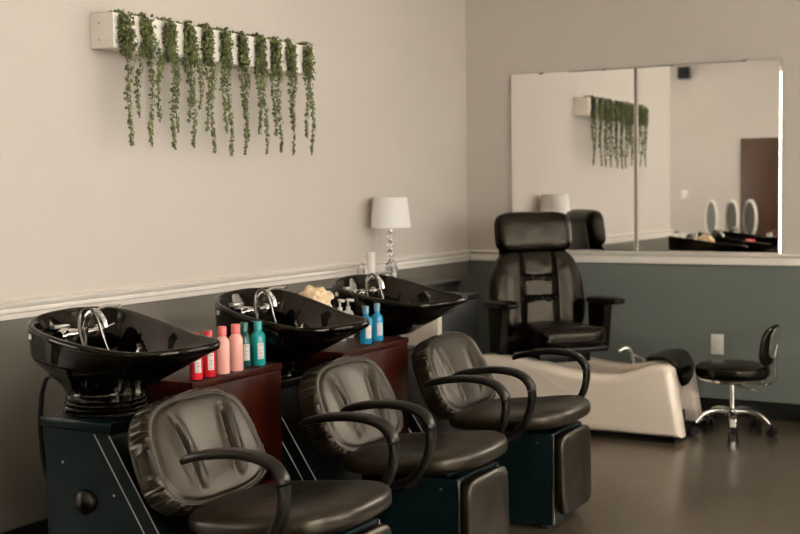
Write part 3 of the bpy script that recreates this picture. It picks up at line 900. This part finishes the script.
# tub spout
bm = NB(); lathe(bm, [(0, 0), (.020, 0), (.018, .010), (.010, .014), (0, .014)], 20, c=(1.20, -.372, .325))
tube(bm, smooth_path([(1.20, -.372, .33), (1.195, -.375, .385), (1.17, -.40, .41), (1.14, -.43, .395)], 6), .012, 12)
tube(bm, smooth_path([(1.195, -.372, .37), (1.235, -.372, .36), (1.275, -.39, .345)], 6), .009, 10)
obj('tub_spout', bm, M['chrome'], t)

PC = thing('pedicure_chair', 'high-backed black leather pedicure chair with armrests, mounted over the cream tub', 'chair', (.655, -.46, 0), R(46))
# local: -y is forward, x is to the viewer's right
Lm = M['leather2']
def bdisp(u, v, side, sc, th):
    dw = 0
    if side > 0:
        for c in (-.10, .10): dw -= .017*gauss(u-c, .010)
        if abs(u) < .103:
            for c in (.085, -.035): dw -= .017*gauss(v-c, .009)
        else:
            dw -= 0
        dw += .002*noise.noise(Vector((u*18, v*18, 2)))
        dw += .012*sstep(.11, .2, abs(u))
    return 0, 0, dw
rec = .14
upv = Vector((0, rec, 1)).normalized(); fnv = Vector((0, -1, rec)).normalized()
bm = NB()
def bo2(th):
    c, s = cos(th), sin(th); n = 4.
    u = math.copysign(abs(c)**(2/n), c); v = math.copysign(abs(s)**(2/n), s)
    return (u*(.285-.025*v-.03*v*v), v*.262)
cushion(bm, .25, .26, .055, .05, frame((0, -.005, .712), (1, 0, 0), upv, fnv), disp=bdisp, outline=bo2, nr=40, ns=160, mexp=3.5)
bk = obj('backrest', bm, Lm, PC)
for (u, v) in ((-.10, .085), (.10, .085), (-.10, -.035), (.10, -.035)):
    bm = NB(); lathe(bm, [(0, -.004), (.009, 0), (.008, .006), (0, .008)], 14, mtx=frame(frame((0, -.005, .712), (1, 0, 0), upv, fnv) @ Vector((u, v, .042)), (1, 0, 0), upv, fnv)); obj('tuft_button', bm, Lm, bk)
bm = NB()
cushion(bm, .232, .118, .062, .05, frame((0, .035, 1.052), (1, 0, 0), upv, fnv), n=4.5, mexp=3.5, disp=lambda u, v, s, sc, th: (0, 0, (.006*sstep(.12, .2, abs(u))+.002*noise.noise(Vector((u*15, v*15, 5)))) if s > 0 else 0))
hd = obj('headrest', bm, Lm, PC)
bm = NB()
pr = []
for i in range(90):
    th = 2*pi*i/90; c, s = cos(th), sin(th)
    pr.append(frame((0, .035, 1.052), (1, 0, 0), upv, fnv) @ Vector((math.copysign(abs(c)**(2/4.5), c)*.2325, math.copysign(abs(s)**(2/4.5), s)*.1185, 0)))
tube(bm, pr, .0035, 6, closed=True); obj('piping', bm, Lm, hd)
bm = NB()   # shell behind the back
prism(bm, [(-.16, .50), (.16, .50), (.20, .72), (.185, 1.10), (-.185, 1.10), (-.20, .72)], 'y', .045, .062, bev=.006, seg=2)
for v in bm.verts: v.co.y += (v.co.z-.72)*rec
obj('back_shell', bm, M['plastic'], PC)
bm = NB()
cushion(bm, .212, .235, .062, .055, frame((0, -.30, .50), (1, 0, 0), (0, 1, 0), (0, 0, 1)), n=5, mexp=3.5, disp=lambda u, v, s, sc, th: (0, 0, (.012*gauss(v+.19, .07)-.01*gauss(u, .1)*gauss(v, .12)) if s > 0 else 0))
obj('seat', bm, Lm, PC)
bm = NB(); box(bm, -.21, .21, -.50, -.08, .425, .452, bev=.005, seg=2); box(bm, -.15, .15, -.40, -.10, .3605, .425, bev=.005, seg=2); obj('seat_base', bm, M['blackbox'], PC)
for sx in (-1, 1):
    bm = NB(); prism(bm, [(-.12, .40), (-.26, .40), (-.30, .648), (-.10, .648)], 'x', sx*.305-.03, sx*.305+.03, bev=.010, seg=3)
    box(bm, min(sx*.15, sx*.275), max(sx*.15, sx*.275), -.34, -.10, .40, .424)
    ar = obj('armrest', bm, Lm, PC)
    bm = NB(); cushion(bm, .050, .185, .026, .022, frame((sx*.315, -.245, .672), (1, 0, 0), (0, 1, -.05), (0, .05, 1)), n=4, mexp=3, nr=14, ns=48); obj('arm_pad', bm, Lm, ar)

# ------------------------------------------------------------------ rolling stool
SX, SY = 1.79, -.52
t = thing('rolling_stool', 'rolling stool with black round seat, small backrest and chrome five-star base', 'stool', (SX, SY, 0))
bm = NB()
lathe(bm, [(0, .305), (.165, .305), (.186, .315), (.192, .335), (.188, .358), (.170, .372), (.12, .377), (0, .378)], 48); obj('seat', bm, Lm, t)
bm = NB(); lathe(bm, [(0, .2885), (.15, .2885), (.172, .293), (.176, .3045), (0, .3045)], 48); obj('seat_ring', bm, M['chrome'], t)
bm = NB(); box(bm, -.06, .06, -.05, .05, .268, .288, bev=.004, seg=2); obj('seat_plate', bm, M['plastic'], t)
bm = NB(); tube(bm, [(0, 0, .12), (0, 0, .268)], .013, 20); tube(bm, [(0, 0, .045), (0, 0, .13)], .019, 20); col_ = obj('gas_lift', bm, M['chrome'], t)
bm = NB(); tube(bm, smooth_path([(.03, -.04, .262), (.09, -.05, .258), (.14, -.055, .252)], 5), .005, 8); obj('height_lever', bm, M['chrome'], t)
bm = NB(); lathe(bm, [(0, .095), (.034, .095), (.036, .105), (.030, .135), (.018, .142), (0, .142)], 28); obj('hub', bm, M['chrome'], t)
for k, a in enumerate((285, 357, 69, 141, 213)):
    a = R(a); d = Vector((cos(a), sin(a), 0)); s = Vector((-sin(a), cos(a), 0))
    bm = NB(); tube(bm, smooth_path([d*.02+Vector((0, 0, .122)), d*.09+Vector((0, 0, .128)), d*.15+Vector((0, 0, .112)), d*.195+Vector((0, 0, .070))], 6), .011, 12, w=.019, up=tuple(s), taper=lambda u: 1.15-.35*u)
    lg = obj('leg', bm, M['chrome'], t)
    c = d*.208
    bm = NB(); tube(bm, [c+Vector((0, 0, .045)), c+Vector((0, 0, .072))], .008, 10)
    box(bm, c.x-.010, c.x+.010, c.y-.012, c.y+.012, .038, .056, bev=.004, seg=2); obj('caster_fork', bm, M['plastic'], lg)
    for sg in (-1, 1):
        bm = NB(); lathe(bm, [(0, -.008), (.022, -.008), (.025, -.004), (.025, .004), (.022, .008), (.010, .009), (0, .009)], 24, mtx=frame(c+s*sg*.020+Vector((0, 0, .0252)), d, (0, 0, 1), s)); w_ = obj('caster_wheel', bm, M['rubber'], lg)
# stool backrest
bm = NB(); tube(bm, smooth_path([(.05, 0, .277), (.14, 0, .275), (.205, 0, .285), (.222, 0, .32), (.222, 0, .40), (.232, 0, .49)], 6), .005, 12, w=.022, up=(0, 1, 0)); obj('back_support', bm, M['chrome'], t)
bm = NB()
cushion(bm, .135, .108, .022, .022, frame((.205, 0, .482), (0, 1, 0), (.16, 0, 1), (-1, 0, .16)), n=3, mexp=2.6, nr=14, ns=56, disp=lambda u, v, s, sc, th: (0, 0, u*u*1.6))
bs = obj('backrest', bm, Lm, t)
bm = NB(); 
def plate(u, v, s, sc, th): return (0, 0, u*u*1.6)
cushion(bm, .11, .085, .004, .004, frame((.232, 0, .500), (0, 1, 0), (.16, 0, 1), (-1, 0, .16)), n=3, mexp=2.6, nr=8, ns=40, disp=plate); obj('back_plate', bm, M['chrome'], t)

# ------------------------------------------------------------------ front of the salon, seen in the wall mirror
# brown door in the front wall
bm = NB(); box(bm, -.80, .12, YF+.0005, YF+.03, .003, 2.02, bev=.004, seg=2)
o = struct('door_1', bm, M['brown_door'], True)
bm = NB(); lathe(bm, [(0, 0), (.025, 0), (.012, .012), (.012, .04), (.028, .05), (.028, .07), (0, .075)], 20, mtx=frame((.05, YF+.031, 1.0), (1, 0, 0), (0, 0, -1), (0, 1, 0))); obj('door_handle', bm, M['steel'], o)
t = thing('light_switch', 'white light switch plate on the far wall, seen in the mirror', 'switch', (-1.60, YF+.0005, 1.24))
bm = NB(); box(bm, -.045, .045, 0, .007, -.065, .065, bev=.002, seg=2); obj('cover_plate', bm, M['white'], t)
bm = NB(); box(bm, -.012, .012, .0072, .013, -.025, .025, bev=.002, seg=2); obj('rocker', bm, M['trim'], t)
t = thing('wall_speaker', 'small black box speaker high on the far wall, seen in the mirror', 'speaker', (-1.60, YF+.0005, 2.98))
bm = NB(); box(bm, -.075, .075, .02, .14, -.085, .085, bev=.006, seg=2); obj('speaker_cabinet', bm, M['blackbox'], t)
bm = NB(); box(bm, -.03, .03, 0, .0195, -.03, .03); obj('wall_bracket', bm, M['blackbox'], t, False)
bm = NB(); box(bm, -.062, .062, .1402, .146, -.072, .072, bev=.002, seg=2); obj('grille', bm, M['rubber'], t)

t = thing('vanity_table', 'long black vanity table against the far wall, seen in the mirror', 'table', (-1.62, -9.75, 0))
bm = NB(); box(bm, 0, 2.0, -.25, .25, .60, .64, bev=.004, seg=2); obj('table_top', bm, M['blackbox'], t)
bm = NB(); box(bm, .03, 1.97, -.23, .23, .50, .5995); obj('apron', bm, M['blackbox'], t, False)
for x in (.05, 1.95):
    for y in (-.21, .21):
        bm = NB(); box(bm, x-.025, x+.025, y-.015, y+.015, 0, .4995, bev=.003, seg=1); obj('leg', bm, M['blackbox'], t)
VM = ['round white-rimmed vanity mirror, leftmost of the three seen in the wall mirror',
      'round white-rimmed vanity mirror, middle one of the three seen in the wall mirror',
      'round white-rimmed vanity mirror, rightmost of the three seen in the wall mirror']
v0 = thing('vanity_mirror', VM[0], 'mirror', (-1.00, -9.70, .6402), R(58), 'round vanity mirrors on the far table')
bm = NB(); tube(bm, [(.24*cos(2*pi*i/64), 0, .27+.24*sin(2*pi*i/64)) for i in range(64)], .020, 12, closed=True); obj('mirror_rim', bm, M['white'], v0)
bm = NB(); lathe(bm, [(0, -.006), (.228, -.006), (.228, .006), (0, .006)], 48, mtx=frame((0, 0, .27), (1, 0, 0), (0, 0, 1), (0, -1, 0))); obj('mirror_disc', bm, M['dish'], v0)
bm = NB(); lathe(bm, [(0, 0), (.10, 0), (.10, .008), (.03, .016), (.012, .03), (0, .03)], 28); obj('stand_foot', bm, M['white'], v0)
for k, x in enumerate((-.72, -.48)):
    c = copy_tree(v0); c.location = (x, -9.70, .6402); tag(c, VM[k+1], 'mirror')
random.seed(11)
ctl = ['white jar near the left end of the far black table', 'small white tub second from the left on the far black table', 'white jar left of the first round vanity mirror', 'pale pot between two round vanity mirrors', 'small white pot beside a red tin on the far black table', 'red tin right of the round vanity mirrors']
for k, (x, lb) in enumerate(zip((-1.54, -1.45, -1.36, -.86, -.20, -.10), ctl)):
    t = thing('cosmetic_jar', lb, 'jar', (x, -9.58+.02*(k % 2), .6402))
    h_ = random.uniform(.05, .10); r = random.uniform(.025, .038)
    m_ = BM['coral_cap_plastic'] if k == 5 else M['white']
    bm = NB(); lathe(bm, [(0, 0), (r, 0), (r, h_*.7), (r*.9, h_*.74), (0, h_*.74)], 20); obj('jar_body', bm, m_, t)
    bm = NB(); lathe(bm, [(0, h_*.742), (r*1.03, h_*.742), (r*1.03, h_), (0, h_)], 20); obj('jar_lid', bm, M['blackbox'] if k % 2 else M['white'], t)

# ------------------------------------------------------------------ lights
def area(name, loc, rot, sx, sy, power, col):
    l = bpy.data.lights.new(name, 'AREA'); l.shape = 'RECTANGLE'; l.size = sx; l.size_y = sy; l.energy = power; l.color = col
    o = bpy.data.objects.new(name, l); COL.objects.link(o); o.location = loc; o.rotation_euler = rot
    return o
PW = [('window_daylight_and_fill', 330)]
for i, w in enumerate(wins):
    area('window_daylight_and_fill', (XR+.30, (w[0]+w[1])/2, (WZ0+WZ1)/2), (0, R(90), 0), WZ1-WZ0, w[1]-w[0], (440, 180)[i], (1, .95, .88))
area('window_daylight_and_fill', ((BX0+BX1)/2, .30, (BZ0+BZ1)/2), (R(-90), 0, 0), BX1-BX0, BZ1-BZ0, 150, (1, .90, .78))  # light of the added back window, gives the chair backs their sheen
area('window_daylight_and_fill', (XA-.25, -7.6, 1.7), (0, R(-90), 0), 1.9, 2.9, 130, (1, .93, .84))  # fill light at the added alcove window, lifts the front wall
# recessed ceiling panels; those along the front wall are added to brighten it
emis = mat('ceiling_panel_diffuser', (.8, .78, .74, 1), .5, noise_scale=5, noise_amt=.01, emit=(1, .90, .76, 1), emit_s=4.2)
spots = [(1.7, -3.0), (1.7, -5.6), (4.2, -3.0), (4.2, -5.6), (1.7, -8.4), (4.2, -8.4), (-1.6, -7.4), (-1.6, -9.3), (.1, -9.3), (1.8, -9.6)]
place2 = ['above the backwash chairs', 'behind the camera on the left', 'right of the pedicure chair', 'right of the camera', 'near the far black table', 'in the front right corner', 'over the alcove', 'over the far end of the alcove, added for fill', 'in front of the brown door, added for fill', 'by the far wall, added for fill']
for (x, y), pl in zip(spots, place2):
    t = thing('ceiling_light', 'square recessed ceiling light panel '+pl, 'light', (x, y, H-.0005), 0, 'recessed ceiling light panels')
    bm = NB(); box(bm, -.30, .30, -.30, .30, -.012, -.004); obj('diffuser', bm, emis, t, False)
    bm = NB()
    for a, b, c, d in ((-.33, .33, -.33, -.301), (-.33, .33, .301, .33), (-.33, -.301, -.30, .30), (.301, .33, -.30, .30)): box(bm, a, b, c, d, -.018, 0)
    obj('light_frame', bm, M['trim'], t, False)

w = bpy.data.worlds.new('sky'); SC.world = w; w.use_nodes = True
w.node_tree.nodes['Background'].inputs['Color'].default_value = (.85, .9, 1, 1)
w.node_tree.nodes['Background'].inputs['Strength'].default_value = .6

SC.view_settings.view_transform = 'Standard'; SC.view_settings.look = 'None'
SC.view_settings.gamma = 1; SC.view_settings.use_curve_mapping = False
SC.view_settings.exposure = -.05
SC.cycles.use_denoising = True
SC.cycles.max_bounces = 10; SC.cycles.diffuse_bounces = 5; SC.cycles.glossy_bounces = 6; SC.cycles.transmission_bounces = 8
SC.cycles.sample_clamp_indirect = 6
